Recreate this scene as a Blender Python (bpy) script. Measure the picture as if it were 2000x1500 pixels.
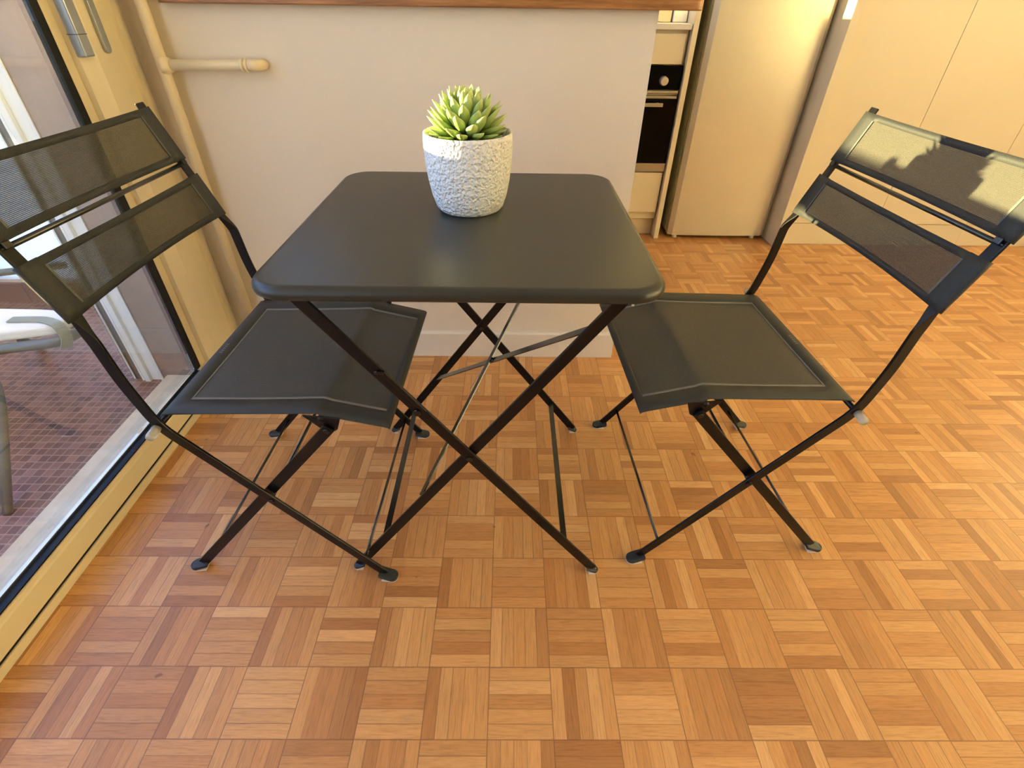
import bpy, bmesh, math, random
from mathutils import Vector, Matrix

# ---------------------------------------------------------------- clear
for o in list(bpy.data.objects):
    bpy.data.objects.remove(o, do_unlink=True)
SC = bpy.context.scene
COL = SC.collection
random.seed(7)

# ---------------------------------------------------------------- camera
F_PX, CXP, CYP = 966.603, 1000.0, 709.67
cam_d = bpy.data.cameras.new('camera')
cam = bpy.data.objects.new('camera', cam_d)
COL.objects.link(cam)
pitch, roll, yaw = .6328, .0155, .0108
fw = Vector((math.sin(yaw)*math.cos(pitch), math.cos(yaw)*math.cos(pitch), -math.sin(pitch)))
rt = Vector((math.cos(yaw), -math.sin(yaw), 0))
up = rt.cross(fw)
r2 = rt*math.cos(roll)+up*math.sin(roll)
u2 = -rt*math.sin(roll)+up*math.cos(roll)
M = Matrix((( r2.x, u2.x, -fw.x, 0), (r2.y, u2.y, -fw.y, 0), (r2.z, u2.z, -fw.z, 1.0738), (0, 0, 0, 1)))
cam.matrix_world = M
cam_d.sensor_fit = 'HORIZONTAL'
cam_d.sensor_width = 36
cam_d.lens = 36*F_PX/2000
cam_d.shift_y = (CYP-750)/2000
cam_d.clip_start = .02
SC.camera = cam

# ---------------------------------------------------------------- world (late afternoon sky)
W = bpy.data.worlds.new('sky')
SC.world = W
W.use_nodes = True
wn, wl = W.node_tree.nodes, W.node_tree.links
wn.clear()
wo = wn.new('ShaderNodeOutputWorld')
bg = wn.new('ShaderNodeBackground')
tc = wn.new('ShaderNodeTexCoord')
sx = wn.new('ShaderNodeSeparateXYZ')
cr = wn.new('ShaderNodeValToRGB')
e = cr.color_ramp.elements
e[0].position = 0.0; e[0].color = (.75, .85, 1.0, 1)
e[1].position = .7; e[1].color = (.16, .36, .95, 1)
m = e.new(.12); m.color = (.62, .80, 1.0, 1)
wl.new(tc.outputs['Generated'], sx.inputs[0])
wl.new(sx.outputs['Z'], cr.inputs[0])
wl.new(cr.outputs[0], bg.inputs[0])
bg.inputs[1].default_value = 4.8
wl.new(bg.outputs[0], wo.inputs[0])

# ---------------------------------------------------------------- sun (very low, warm, from the balcony side)
sun_d = bpy.data.lights.new('sun', 'SUN')
sun_d.energy = 52
sun_d.color = (1.0, .78, .34)
sun_d.angle = math.radians(.45)
sun = bpy.data.objects.new('sun', sun_d)
COL.objects.link(sun)
SUN_DIR = Vector((1.0, -.060, -.043)).normalized()
sun.rotation_euler = SUN_DIR.to_track_quat('-Z', 'Y').to_euler()
sun.location = (-6, 1.4, 2.2)

# added warm fill light under the ceiling - its disc is built further down
lamp_d = bpy.data.lights.new('fill_lamp_light', 'AREA')
lamp_d.shape = 'DISK'
lamp_d.size = .9
lamp_d.energy = 5
lamp_d.color = (1.0, .84, .60)
lamp_l = bpy.data.objects.new('fill_lamp_light', lamp_d)
COL.objects.link(lamp_l)
lamp_l.location = (1.3, .3, 2.40)

SC.view_settings.view_transform = 'Standard'
SC.view_settings.look = 'None'
SC.view_settings.gamma = 1
SC.view_settings.use_curve_mapping = False
SC.view_settings.exposure = -.05

# ---------------------------------------------------------------- material helpers
def mat(name, col, rough=.5, metal=0, coat=0, bump=None, spec=.5, ior=None):
    m = bpy.data.materials.new(name); m.use_nodes = True
    nt = m.node_tree; p = nt.nodes['Principled BSDF']
    p.inputs['Base Color'].default_value = (*col, 1)
    p.inputs['Roughness'].default_value = rough
    p.inputs['Metallic'].default_value = metal
    p.inputs['Coat Weight'].default_value = coat
    p.inputs['Specular IOR Level'].default_value = spec
    tcn = nt.nodes.new('ShaderNodeTexCoord')
    nz = nt.nodes.new('ShaderNodeTexNoise')
    nz.inputs['Scale'].default_value = bump[0] if bump else 6
    nz.inputs['Detail'].default_value = 4
    nt.links.new(tcn.outputs['Object'], nz.inputs['Vector'])
    # very light tone variation
    mx = nt.nodes.new('ShaderNodeMixRGB'); mx.blend_type = 'MULTIPLY'; mx.inputs[0].default_value = .06
    mx.inputs[1].default_value = (*col, 1)
    nt.links.new(nz.outputs['Fac'], mx.inputs[2])
    nt.links.new(mx.outputs[0], p.inputs['Base Color'])
    if bump:
        b = nt.nodes.new('ShaderNodeBump'); b.inputs['Strength'].default_value = bump[1]
        b.inputs['Distance'].default_value = bump[2]
        nt.links.new(nz.outputs['Fac'], b.inputs['Height'])
        nt.links.new(b.outputs[0], p.inputs['Normal'])
    return m

class NT:
    """tiny node-math helper"""
    def __init__(s, m): s.t = m.node_tree; s.n = s.t.nodes; s.l = s.t.links
    def val(s, i, v):
        if hasattr(v, 'is_output') or isinstance(v, bpy.types.NodeSocket): s.l.new(v, i)
        else: i.default_value = v
    def m(s, op, a, b=0, c=None):
        n = s.n.new('ShaderNodeMath'); n.operation = op
        s.val(n.inputs[0], a); s.val(n.inputs[1], b)
        if c is not None: s.val(n.inputs[2], c)
        return n.outputs[0]
    def mix(s, f, a, b, mode='MIX'):
        n = s.n.new('ShaderNodeMixRGB'); n.blend_type = mode
        s.val(n.inputs[0], f); s.val(n.inputs[1], a); s.val(n.inputs[2], b)
        return n.outputs[0]
    def xyz(s, x, y, z):
        n = s.n.new('ShaderNodeCombineXYZ'); s.val(n.inputs[0], x); s.val(n.inputs[1], y); s.val(n.inputs[2], z)
        return n.outputs[0]
    def noise(s, v, scale=5, detail=3, rough=.5):
        n = s.n.new('ShaderNodeTexNoise'); s.l.new(v, n.inputs['Vector'])
        n.inputs['Scale'].default_value = scale; n.inputs['Detail'].default_value = detail
        n.inputs['Roughness'].default_value = rough
        return n.outputs['Fac']
    def white(s, v):
        n = s.n.new('ShaderNodeTexWhiteNoise'); n.noise_dimensions = '3D'; s.l.new(v, n.inputs['Vector'])
        return n
    def ramp(s, f, stops):
        n = s.n.new('ShaderNodeValToRGB'); s.val(n.inputs[0], f); e = n.color_ramp.elements
        e[0].position = stops[0][0]; e[0].color = (*stops[0][1], 1)
        e[1].position = stops[-1][0]; e[1].color = (*stops[-1][1], 1)
        for p_, c_ in stops[1:-1]:
            q = e.new(p_); q.color = (*c_, 1)
        return n.outputs[0]
    def bump(s, h, strength, dist):
        n = s.n.new('ShaderNodeBump'); n.inputs['Strength'].default_value = strength
        n.inputs['Distance'].default_value = dist; s.l.new(h, n.inputs['Height']); return n.outputs[0]

def parquet():
    m = bpy.data.materials.new('mosaic_parquet'); m.use_nodes = True
    h = NT(m); p = h.n['Principled BSDF']
    tcn = h.n.new('ShaderNodeTexCoord'); sp = h.n.new('ShaderNodeSeparateXYZ')
    h.l.new(tcn.outputs['Object'], sp.inputs[0])
    S = .12
    u = h.m('DIVIDE', h.m('ADD', sp.outputs[0], .0306), S)
    v = h.m('DIVIDE', h.m('SUBTRACT', sp.outputs[1], .6776), S)
    iu, iv = h.m('FLOOR', u), h.m('FLOOR', v)
    fu, fv = h.m('SUBTRACT', u, iu), h.m('SUBTRACT', v, iv)
    par = h.m('FLOORED_MODULO', h.m('ADD', iu, iv), 2)       # 1: strips along X
    inv = h.m('SUBTRACT', 1, par)
    across = h.m('ADD', h.m('MULTIPLY', par, fv), h.m('MULTIPLY', inv, fu))
    along = h.m('ADD', h.m('MULTIPLY', par, fu), h.m('MULTIPLY', inv, fv))
    a5 = h.m('MULTIPLY', across, 5)
    k = h.m('FLOOR', a5); fk = h.m('SUBTRACT', a5, k)
    idv = h.xyz(iu, iv, h.m('ADD', k, .5))
    wn_ = h.white(idv)
    rnd = wn_.outputs['Value']
    wn2 = h.white(h.xyz(iv, k, h.m('ADD', iu, 3.7)))
    # grain: stretched along the strip, shifted per strip
    gx = h.m('ADD', h.m('MULTIPLY', along, 1.6), h.m('MULTIPLY', rnd, 37))
    gy = h.m('ADD', h.m('MULTIPLY', a5, 5.5), h.m('MULTIPLY', rnd, 91))
    gv = h.xyz(gx, gy, h.m('MULTIPLY', wn2.outputs['Value'], 11))
    g1 = h.noise(gv, 1.6, 6, .62)
    g2 = h.noise(h.xyz(h.m('MULTIPLY', gx, 2.2), h.m('MULTIPLY', gy, 6), 0), 1.3, 3, .6)
    base = h.ramp(rnd, [(0, (.315, .130, .038)), (.16, (.40, .178, .056)), (.5, (.465, .222, .074)), (.85, (.525, .265, .094)), (1, (.60, .325, .13))])
    hue = h.ramp(wn2.outputs['Value'], [(0, (1.0, .96, .90)), (1, (1.0, 1.04, 1.08))])
    base = h.mix(1.0, base, hue, 'MULTIPLY')
    gr = h.ramp(g1, [(.28, (.66, .60, .54)), (.5, (1, 1, 1)), (.75, (1.18, 1.2, 1.22))])
    base = h.mix(.75, base, gr, 'MULTIPLY')
    gr2 = h.ramp(g2, [(.32, (.70, .64, .58)), (.46, (1, 1, 1)), (1, (1.05, 1.05, 1.05))])
    base = h.mix(.85, base, gr2, 'MULTIPLY')
    # occasional dark flecks
    nzf = h.noise(tcn.outputs['Object'], 23, 2, .5)
    fl = h.ramp(nzf, [(.0, (.42, .3, .22)), (.225, (.42, .3, .22)), (.25, (1, 1, 1)), (1, (1, 1, 1))])
    base = h.mix(.7, base, fl, 'MULTIPLY')
    # joints between strips and between squares
    dk = h.m('MINIMUM', fk, h.m('SUBTRACT', 1, fk))
    du = h.m('MINIMUM', fu, h.m('SUBTRACT', 1, fu)); dv = h.m('MINIMUM', fv, h.m('SUBTRACT', 1, fv))
    dt = h.m('MINIMUM', du, dv)
    s1 = h.m('SUBTRACT', 1, h.m('MINIMUM', 1, h.m('DIVIDE', dk, .050)))
    s2 = h.m('SUBTRACT', 1, h.m('MINIMUM', 1, h.m('DIVIDE', dt, .0120)))
    s1 = h.m('MULTIPLY', s1, h.m('ADD', .35, h.m('MULTIPLY', wn2.outputs['Value'], .65)))
    jt = h.m('MAXIMUM', s1, h.m('MULTIPLY', s2, .95))
    base = h.mix(jt, base, (.16, .065, .022, 1))
    h.l.new(base, p.inputs['Base Color'])
    p.inputs['Roughness'].default_value = .42
    rr = h.m('ADD', .34, h.m('MULTIPLY', g1, .18))
    h.l.new(rr, p.inputs['Roughness'])
    p.inputs['Coat Weight'].default_value = .12
    p.inputs['Coat Roughness'].default_value = .3
    hh = h.m('SUBTRACT', h.m('MULTIPLY', g2, .15), jt)
    h.l.new(h.bump(hh, .25, .0006), p.inputs['Normal'])
    return m

def mosaic_tile():
    m = bpy.data.materials.new('terracotta_mosaic'); m.use_nodes = True
    h = NT(m); p = h.n['Principled BSDF']
    tcn = h.n.new('ShaderNodeTexCoord'); sp = h.n.new('ShaderNodeSeparateXYZ')
    h.l.new(tcn.outputs['Object'], sp.inputs[0])
    S = .0262
    u = h.m('DIVIDE', sp.outputs[0], S); v = h.m('DIVIDE', sp.outputs[1], S)
    iu, iv = h.m('FLOOR', u), h.m('FLOOR', v)
    fu, fv = h.m('SUBTRACT', u, iu), h.m('SUBTRACT', v, iv)
    w = h.white(h.xyz(iu, iv, .3)).outputs['Value']
    big = h.noise(tcn.outputs['Object'], 9, 3)
    c = h.ramp(w, [(0, (.085, .032, .022)), (.5, (.14, .058, .040)), (1, (.235, .11, .08))])
    c = h.mix(.35, c, h.ramp(big, [(.3, (.6, .6, .62)), (.7, (1.5, 1.45, 1.4))]), 'MULTIPLY')
    d = h.m('MINIMUM', h.m('MINIMUM', fu, h.m('SUBTRACT', 1, fu)), h.m('MINIMUM', fv, h.m('SUBTRACT', 1, fv)))
    g = h.m('LESS_THAN', d, .055)
    c = h.mix(g, c, (.36, .23, .17, 1))
    h.l.new(c, p.inputs['Base Color']); p.inputs['Roughness'].default_value = .5
    h.l.new(h.bump(h.m('SUBTRACT', 1, g), .3, .0008), p.inputs['Normal'])
    return m

def stone(name, c1, c2, scale=14):
    m = bpy.data.materials.new(name); m.use_nodes = True
    h = NT(m); p = h.n['Principled BSDF']
    tcn = h.n.new('ShaderNodeTexCoord')
    mp = h.n.new('ShaderNodeMapping'); mp.inputs['Scale'].default_value = (1, 1, .25)
    h.l.new(tcn.outputs['Object'], mp.inputs[0])
    a = h.noise(mp.outputs[0], scale, 8, .65)
    b = h.noise(tcn.outputs['Object'], 90, 3, .6)
    f = h.m('ADD', h.m('MULTIPLY', a, .8), h.m('MULTIPLY', b, .2))
    h.l.new(h.ramp(f, [(.35, c1), (.65, c2)]), p.inputs['Base Color'])
    p.inputs['Roughness'].default_value = .6
    return m

def oak(name, axis='X'):
    m = bpy.data.materials.new(name); m.use_nodes = True
    h = NT(m); p = h.n['Principled BSDF']
    tcn = h.n.new('ShaderNodeTexCoord')
    mp = h.n.new('ShaderNodeMapping'); mp.inputs['Scale'].default_value = (2, 26, 26)
    h.l.new(tcn.outputs['Object'], mp.inputs[0])
    a = h.noise(mp.outputs[0], 2.2, 7, .62)
    b = h.noise(mp.outputs[0], 9, 3, .5)
    f = h.m('ADD', h.m('MULTIPLY', a, .75), h.m('MULTIPLY', b, .25))
    h.l.new(h.ramp(f, [(.33, (.13, .050, .014)), (.5, (.27, .115, .036)), (.68, (.40, .19, .065))]), p.inputs['Base Color'])
    p.inputs['Roughness'].default_value = .4
    h.l.new(h.bump(f, .2, .001), p.inputs['Normal'])
    return m

def fabric(name, c1, c2, hole):
    """woven outdoor mesh: fine square weave seen in UV metres, with open holes"""
    m = bpy.data.materials.new(name); m.use_nodes = True
    h = NT(m); p = h.n['Principled BSDF']
    uv = h.n.new('ShaderNodeTexCoord'); sp = h.n.new('ShaderNodeSeparateXYZ')
    h.l.new(uv.outputs['UV'], sp.inputs[0])
    k = 2*math.pi/.0022
    a = h.m('SINE', h.m('MULTIPLY', sp.outputs[0], k)); b = h.m('SINE', h.m('MULTIPLY', sp.outputs[1], k))
    w = h.m('ADD', .5, h.m('MULTIPLY', h.m('MULTIPLY', a, b), .5))
    c = h.mix(w, (*c1, 1), (*c2, 1))
    h.l.new(c, p.inputs['Base Color'])
    p.inputs['Roughness'].default_value = .5
    p.inputs['Specular IOR Level'].default_value = .3
    h.l.new(h.bump(w, .5, .0006), p.inputs['Normal'])
    if hole > 0:
        a2 = h.m('ABSOLUTE', h.m('SINE', h.m('MULTIPLY', sp.outputs[0], k/2)))
        b2 = h.m('ABSOLUTE', h.m('SINE', h.m('MULTIPLY', sp.outputs[1], k/2)))
        f = h.m('MULTIPLY', h.m('MULTIPLY', a2, b2), hole*2.2)
        f = h.m('MINIMUM', f, .95)
        tr = h.n.new('ShaderNodeBsdfTransparent')
        mx = h.n.new('ShaderNodeMixShader')
        h.l.new(f, mx.inputs[0]); h.l.new(p.outputs[0], mx.inputs[1]); h.l.new(tr.outputs[0], mx.inputs[2])
        h.l.new(mx.outputs[0], h.n['Material Output'].inputs['Surface'])
    return m

def glass(name, tint=(1, 1, 1), refl=.07):
    m = bpy.data.materials.new(name); m.use_nodes = True
    h = NT(m); h.n.remove(h.n['Principled BSDF'])
    fr = h.n.new('ShaderNodeFresnel'); fr.inputs[0].default_value = 1.45
    tr = h.n.new('ShaderNodeBsdfTransparent'); tr.inputs[0].default_value = (*tint, 1)
    gl = h.n.new('ShaderNodeBsdfGlossy'); gl.inputs['Roughness'].default_value = .01
    mx = h.n.new('ShaderNodeMixShader')
    h.l.new(h.m('MULTIPLY', fr.outputs[0], .4), mx.inputs[0]); h.l.new(tr.outputs[0], mx.inputs[1]); h.l.new(gl.outputs[0], mx.inputs[2])
    h.l.new(mx.outputs[0], h.n['Material Output'].inputs['Surface'])
    return m

M_FLOOR = parquet()
M_TILE = mosaic_tile()
M_SILL = stone('sill_stone', (.62, .49, .30), (.84, .72, .50), 8)  # raised and yellowed: warm sunlight on the sill is put into the colour
M_PINK = stone('pink_stone', (.20, .145, .115), (.33, .255, .205), 3)
M_SKIRT = stone('brown_skirting_tile', (.13, .055, .04), (.22, .10, .08), 6)
M_OAK = oak('oak_worktop')
M_WALL = mat('wall_paint', (.70, .62, .52), .7, bump=(180, .04, .002))
M_WHITE = mat('white_paint', (.72, .66, .58), .45)
M_CEIL = mat('ceiling_paint', (.80, .78, .74), .8)
M_CREAM = mat('cream_lacquer', (.72, .62, .43), .38)
M_UPVC = mat('cream_frame', (.70, .60, .40), .35)
M_PIPE = mat('cream_pipe_paint', (.74, .62, .40), .4)
M_FRIDGE = mat('pale_metal_fridge', (.66, .60, .46), .30, metal=.45)
M_FRSIDE = mat('fridge_side', (.30, .29, .20), .4)
M_BLACKRUB = mat('black_rubber', (.004, .005, .005), .45, spec=.25)
M_TABLE = mat('dark_powder_coat_top', (.021, .022, .018), .36, spec=.42, bump=(900, .08, .0003))
M_FRAME = mat('black_powder_coat', (.0035, .0035, .0035), .30, spec=.28)
M_ROD = mat('glossy_black_rod', (.012, .012, .010), .22, spec=.65)
M_RIVET = mat('dark_rivet', (.05, .05, .05), .25, metal=.9)
M_SILV = mat('silver_rivet', (.62, .66, .70), .3, metal=.6)
M_FOOT = mat('dark_grey_foot', (.022, .026, .028), .4, spec=.4)
M_FELT = mat('white_felt', (.75, .68, .60), .9)
M_CLEAR = mat('clear_plastic_cap', (.72, .70, .58), .2); M_CLEAR.node_tree.nodes['Principled BSDF'].inputs['Transmission Weight'].default_value = .55
M_MESH = fabric('charcoal_mesh', (.024, .024, .019), (.082, .080, .064), .36)
M_SEATM = fabric('charcoal_seat_mesh', (.026, .027, .025), (.080, .080, .072), .14)
M_HEM = fabric('charcoal_hem', (.014, .016, .017), (.036, .038, .036), .0)
M_SEAM = fabric('seam_stitch', (.05, .052, .048), (.12, .12, .11), 0)
M_STITCH = fabric('grey_stitching', (.10, .10, .095), (.20, .20, .19), 0)
M_GLASS = glass('window_glass', (.96, .98, 1))
M_OVEN = mat('black_oven_glass', (.0015, .0015, .0015), .08, spec=.10)
M_STEEL = mat('brushed_steel', (.42, .37, .28), .32, metal=.8)
M_KNOB = mat('knob_metal', (.75, .68, .55), .25, metal=.7)
M_HANDLE = mat('grey_blue_handle', (.40, .43, .46), .28, metal=.75)
M_CUSH = mat('white_cushion', (.85, .82, .72), .8)
M_STRAP = mat('olive_strap', (.25, .27, .19), .6)
M_GREEN = mat('grey_green_tube', (.11, .13, .115), .35)
M_ALU = mat('white_aluminium', (.78, .80, .76), .4)
M_PARA = mat('parapet_paint', (.68, .66, .62), .8)

def pot_mat():
    m = bpy.data.materials.new('hammered_white_ceramic'); m.use_nodes = True
    h = NT(m); p = h.n['Principled BSDF']
    tcn = h.n.new('ShaderNodeTexCoord')
    a = h.noise(tcn.outputs['Object'], 170, 2, .5)
    vz = h.n.new('ShaderNodeTexVoronoi'); vz.feature = 'SMOOTH_F1'; vz.inputs['Scale'].default_value = 210
    h.l.new(tcn.outputs['Object'], vz.inputs['Vector'])
    hh = h.m('ADD', h.m('MULTIPLY', a, .8), h.m('MULTIPLY', vz.outputs['Distance'], .6))
    p.inputs['Base Color'].default_value = (.84, .83, .80, 1)
    p.inputs['Roughness'].default_value = .45
    h.l.new(h.bump(hh, 1.0, .006), p.inputs['Normal'])
    return m
M_POT = pot_mat()
M_POTIN = mat('pot_inside', (.55, .50, .42), .6)

def leaf_mat():
    m = bpy.data.materials.new('succulent_leaf'); m.use_nodes = True
    h = NT(m); p = h.n['Principled BSDF']
    tcn = h.n.new('ShaderNodeTexCoord'); sp = h.n.new('ShaderNodeSeparateXYZ')
    h.l.new(tcn.outputs['UV'], sp.inputs[0])
    c = h.ramp(sp.outputs[1], [(0, (.16, .24, .055)), (.6, (.32, .43, .13)), (1, (.46, .52, .20))])
    nz = h.noise(tcn.outputs['Object'], 60, 2)
    c = h.mix(.4, c, h.ramp(nz, [(.3, (.75, .85, .8)), (.7, (1.2, 1.1, .9))]), 'MULTIPLY')
    h.l.new(c, p.inputs['Base Color'])
    p.inputs['Roughness'].default_value = .42
    p.inputs['Subsurface Weight'].default_value = .15
    p.inputs['Subsurface Radius'].default_value = (.004, .006, .002)
    return m
M_LEAF = leaf_mat()
M_SOIL = stone('red_brown_soil', (.05, .018, .010), (.30, .12, .06), 220)

# ---------------------------------------------------------------- mesh helpers
def BM(): return bmesh.new()

def link(name, bm, m, parent=None, loc=(0, 0, 0), smooth=False, bevel=0, seg=2, mats=None):
    me = bpy.data.meshes.new(name)
    bmesh.ops.recalc_face_normals(bm, faces=bm.faces)
    bm.to_mesh(me); bm.free()
    for mm in (mats or [m]): me.materials.append(mm)
    if smooth:
        for f in me.polygons: f.use_smooth = True
    o = bpy.data.objects.new(name, me); COL.objects.link(o)
    o.location = loc
    if parent: o.parent = parent
    if bevel:
        b = o.modifiers.new('bevel', 'BEVEL'); b.width = bevel; b.segments = seg; b.limit_method = 'ANGLE'
        b.angle_limit = math.radians(40)
    return o

def box(bm, a, b):
    x0, y0, z0 = a; x1, y1, z1 = b
    v = [bm.verts.new(p) for p in ((x0,y0,z0),(x1,y0,z0),(x1,y1,z0),(x0,y1,z0),(x0,y0,z1),(x1,y0,z1),(x1,y1,z1),(x0,y1,z1))]
    for f in ((0,3,2,1),(4,5,6,7),(0,1,5,4),(1,2,6,5),(2,3,7,6),(3,0,4,7)): bm.faces.new([v[i] for i in f])

def bar(bm, p0, p1, w, t, side):
    """rectangular bar p0-p1; t measured along `side`, w across"""
    p0, p1, s = Vector(p0), Vector(p1), Vector(side).normalized()
    d = (p1-p0).normalized(); s = (s-d*s.dot(d)).normalized(); u = d.cross(s)
    v = []
    for p in (p0, p1):
        for a, b in ((-1,-1),(1,-1),(1,1),(-1,1)): v.append(bm.verts.new(p+u*a*w/2+s*b*t/2))
    for f in ((0,1,2,3),(7,6,5,4),(0,4,5,1),(1,5,6,2),(2,6,7,3),(3,7,4,0)): bm.faces.new([v[i] for i in f])

def tube(bm, pts, r, n=12, cap=True):
    pts = [Vector(p) for p in pts]; rings = []
    ref = None
    for i, p in enumerate(pts):
        a = pts[max(i-1, 0)]; b = pts[min(i+1, len(pts)-1)]
        d = (b-a).normalized()
        if ref is None:
            ref = d.orthogonal().normalized()
        ref = (ref-d*ref.dot(d)).normalized(); q = d.cross(ref)
        rr = r[i] if isinstance(r, (list, tuple)) else r
        rings.append([bm.verts.new(p+(ref*math.cos(k*2*math.pi/n)+q*math.sin(k*2*math.pi/n))*rr) for k in range(n)])
    for i in range(len(rings)-1):
        for k in range(n): bm.faces.new((rings[i][k], rings[i][(k+1) % n], rings[i+1][(k+1) % n], rings[i+1][k]))
    if cap:
        bm.faces.new(rings[0][::-1]); bm.faces.new(rings[-1])

def prism(bm, poly, y0, y1, f=lambda a, b, c: (a, b, c)):
    """poly list of (a,b); extruded from c=y0 to y1; f maps (a,b,c)->xyz"""
    A = [bm.verts.new(f(a, b, y0)) for a, b in poly]; B = [bm.verts.new(f(a, b, y1)) for a, b in poly]
    n = len(poly)
    bm.faces.new(A[::-1]); bm.faces.new(B)
    for i in range(n): bm.faces.new((A[i], A[(i+1) % n], B[(i+1) % n], B[i]))

def lathe(bm, prof, n=48, c=(0, 0), closed=False):
    rings = []
    for r, z in prof:
        rings.append([bm.verts.new((c[0]+r*math.cos(k*2*math.pi/n), c[1]+r*math.sin(k*2*math.pi/n), z)) for k in range(n)])
    for i in range(len(rings)-1):
        for k in range(n): bm.faces.new((rings[i][k], rings[i][(k+1) % n], rings[i+1][(k+1) % n], rings[i+1][k]))
    if closed:
        bm.faces.new(rings[0][::-1]); bm.faces.new(rings[-1])

def fillet(pts, rad, n=5):
    """round the inner corners of a 2d/3d polyline"""
    P = [Vector(p) for p in pts]; out = [P[0]]
    for i in range(1, len(P)-1):
        a, b, c = P[i-1], P[i], P[i+1]
        r_ = min(rad, (a-b).length*.45, (c-b).length*.45)
        s, t = b+(a-b).normalized()*r_, b+(c-b).normalized()*r_
        for k in range(n+1):
            u = k/n; out.append(s*(1-u)**2+b*2*u*(1-u)+t*u*u)
    out.append(P[-1]); return out

def ribbon_poly(pts, w):
    P = [Vector((p[0], p[1])) for p in pts]; L, R = [], []
    for i, p in enumerate(P):
        d = (P[min(i+1, len(P)-1)]-P[max(i-1, 0)]).normalized(); nrm = Vector((-d.y, d.x))
        L.append(p+nrm*w/2); R.append(p-nrm*w/2)
    return L, R

def ribbon(bm, pts, w, c0, c1, f):
    """flat bar following a 2d polyline, thickness from c0 to c1"""
    L, R = ribbon_poly(pts, w); rows = []
    for l, r in zip(L, R):
        rows.append([bm.verts.new(f(l.x, l.y, c0)), bm.verts.new(f(r.x, r.y, c0)), bm.verts.new(f(r.x, r.y, c1)), bm.verts.new(f(l.x, l.y, c1))])
    for a, b in zip(rows[:-1], rows[1:]):
        for k in range(4): bm.faces.new((a[k], a[(k+1) % 4], b[(k+1) % 4], b[k]))
    bm.faces.new(rows[0]); bm.faces.new(rows[-1][::-1])

def sheet(bm, P, nu, nv, t=.0012, su=1.0, sv=1.0):
    """grid surface P(u,v) with thickness; UV in metres"""
    uvl = bm.loops.layers.uv.verify()
    g, nrm = [], []
    for i in range(nu+1):
        g.append([Vector(P(i/nu, j/nv)) for j in range(nv+1)])
    top, bot = [], []
    for i in range(nu+1):
        tr, br = [], []
        for j in range(nv+1):
            a = g[min(i+1, nu)][j]-g[max(i-1, 0)][j]; b = g[i][min(j+1, nv)]-g[i][max(j-1, 0)]
            n_ = a.cross(b).normalized()
            tr.append(bm.verts.new(g[i][j]+n_*t/2)); br.append(bm.verts.new(g[i][j]-n_*t/2))
        top.append(tr); bot.append(br)
    def uvf(face, idx):
        for lp, (i, j) in zip(face.loops, idx): lp[uvl].uv = (su*i/nu, sv*j/nv)
    for i in range(nu):
        for j in range(nv):
            ids = [(i, j), (i+1, j), (i+1, j+1), (i, j+1)]
            uvf(bm.faces.new([top[a][b] for a, b in ids]), ids)
            ids = ids[::-1]
            uvf(bm.faces.new([bot[a][b] for a, b in ids]), ids)
    for i in range(nu):
        for j in (0, nv):
            ids = [(i, j), (i+1, j)]
            bm.faces.new([top[i][j], top[i+1][j], bot[i+1][j], bot[i][j]])
    for j in range(nv):
        for i in (0, nu):
            bm.faces.new([top[i][j], top[i][j+1], bot[i][j+1], bot[i][j]])

def gsheet(bm, P, us, vs, t, su, sv, mask=None):
    """grid surface on given parameter lists; only cells passing mask(i,j)"""
    uvl = bm.loops.layers.uv.verify(); nu, nv = len(us)-1, len(vs)-1
    mask = mask or (lambda i, j: True)
    g = [[Vector(P(u, v)) for v in vs] for u in us]; T_, B_ = {}, {}
    def nn(i, j):
        a = g[min(i+1, nu)][j]-g[max(i-1, 0)][j]; c = g[i][min(j+1, nv)]-g[i][max(j-1, 0)]
        return a.cross(c).normalized()
    def vt(D, i, j, s):
        if (i, j) not in D: D[(i, j)] = bm.verts.new(g[i][j]+nn(i, j)*t/2*s)
        return D[(i, j)]
    cells = {(i, j) for i in range(nu) for j in range(nv) if mask(i, j)}
    for i, j in cells:
        ids = [(i, j), (i+1, j), (i+1, j+1), (i, j+1)]
        for D, s, seq in ((T_, 1, ids), (B_, -1, ids[::-1])):
            f = bm.faces.new([vt(D, a, c, s) for a, c in seq])
            for lp, (a, c) in zip(f.loops, seq): lp[uvl].uv = (su*us[a], sv*vs[c])
        for (a, c), nb in ((((i, j), (i+1, j)), (i, j-1)), (((i+1, j), (i+1, j+1)), (i+1, j)), (((i+1, j+1), (i, j+1)), (i, j+1)), (((i, j+1), (i, j)), (i-1, j))):
            if nb not in cells: bm.faces.new([vt(T_, *c, 1), vt(T_, *a, 1), vt(B_, *a, -1), vt(B_, *c, -1)])

def vribbon(bm, pts, f):
    """flat bar that may twist: pts = (a, z, in-plane width, c0, c1)"""
    rows = []
    for i, p in enumerate(pts):
        q0, q1 = pts[max(i-1, 0)], pts[min(i+1, len(pts)-1)]
        d = Vector((q1[0]-q0[0], q1[1]-q0[1])).normalized(); n = Vector((-d.y, d.x))*p[2]/2
        rows.append([bm.verts.new(f(p[0]+n.x, p[1]+n.y, p[3])), bm.verts.new(f(p[0]-n.x, p[1]-n.y, p[3])),
                     bm.verts.new(f(p[0]-n.x, p[1]-n.y, p[4])), bm.verts.new(f(p[0]+n.x, p[1]+n.y, p[4]))])
    for a, b in zip(rows[:-1], rows[1:]):
        for k in range(4): bm.faces.new((a[k], a[(k+1) % 4], b[(k+1) % 4], b[k]))
    bm.faces.new(rows[0]); bm.faces.new(rows[-1][::-1])

def disc(bm, c, nrm, r, h, n=16):
    nrm = Vector(nrm).normalized(); c = Vector(c)
    tube(bm, [c-nrm*h/2, c+nrm*h*.3, c+nrm*h/2], [r, r, r*.75], n)

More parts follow.
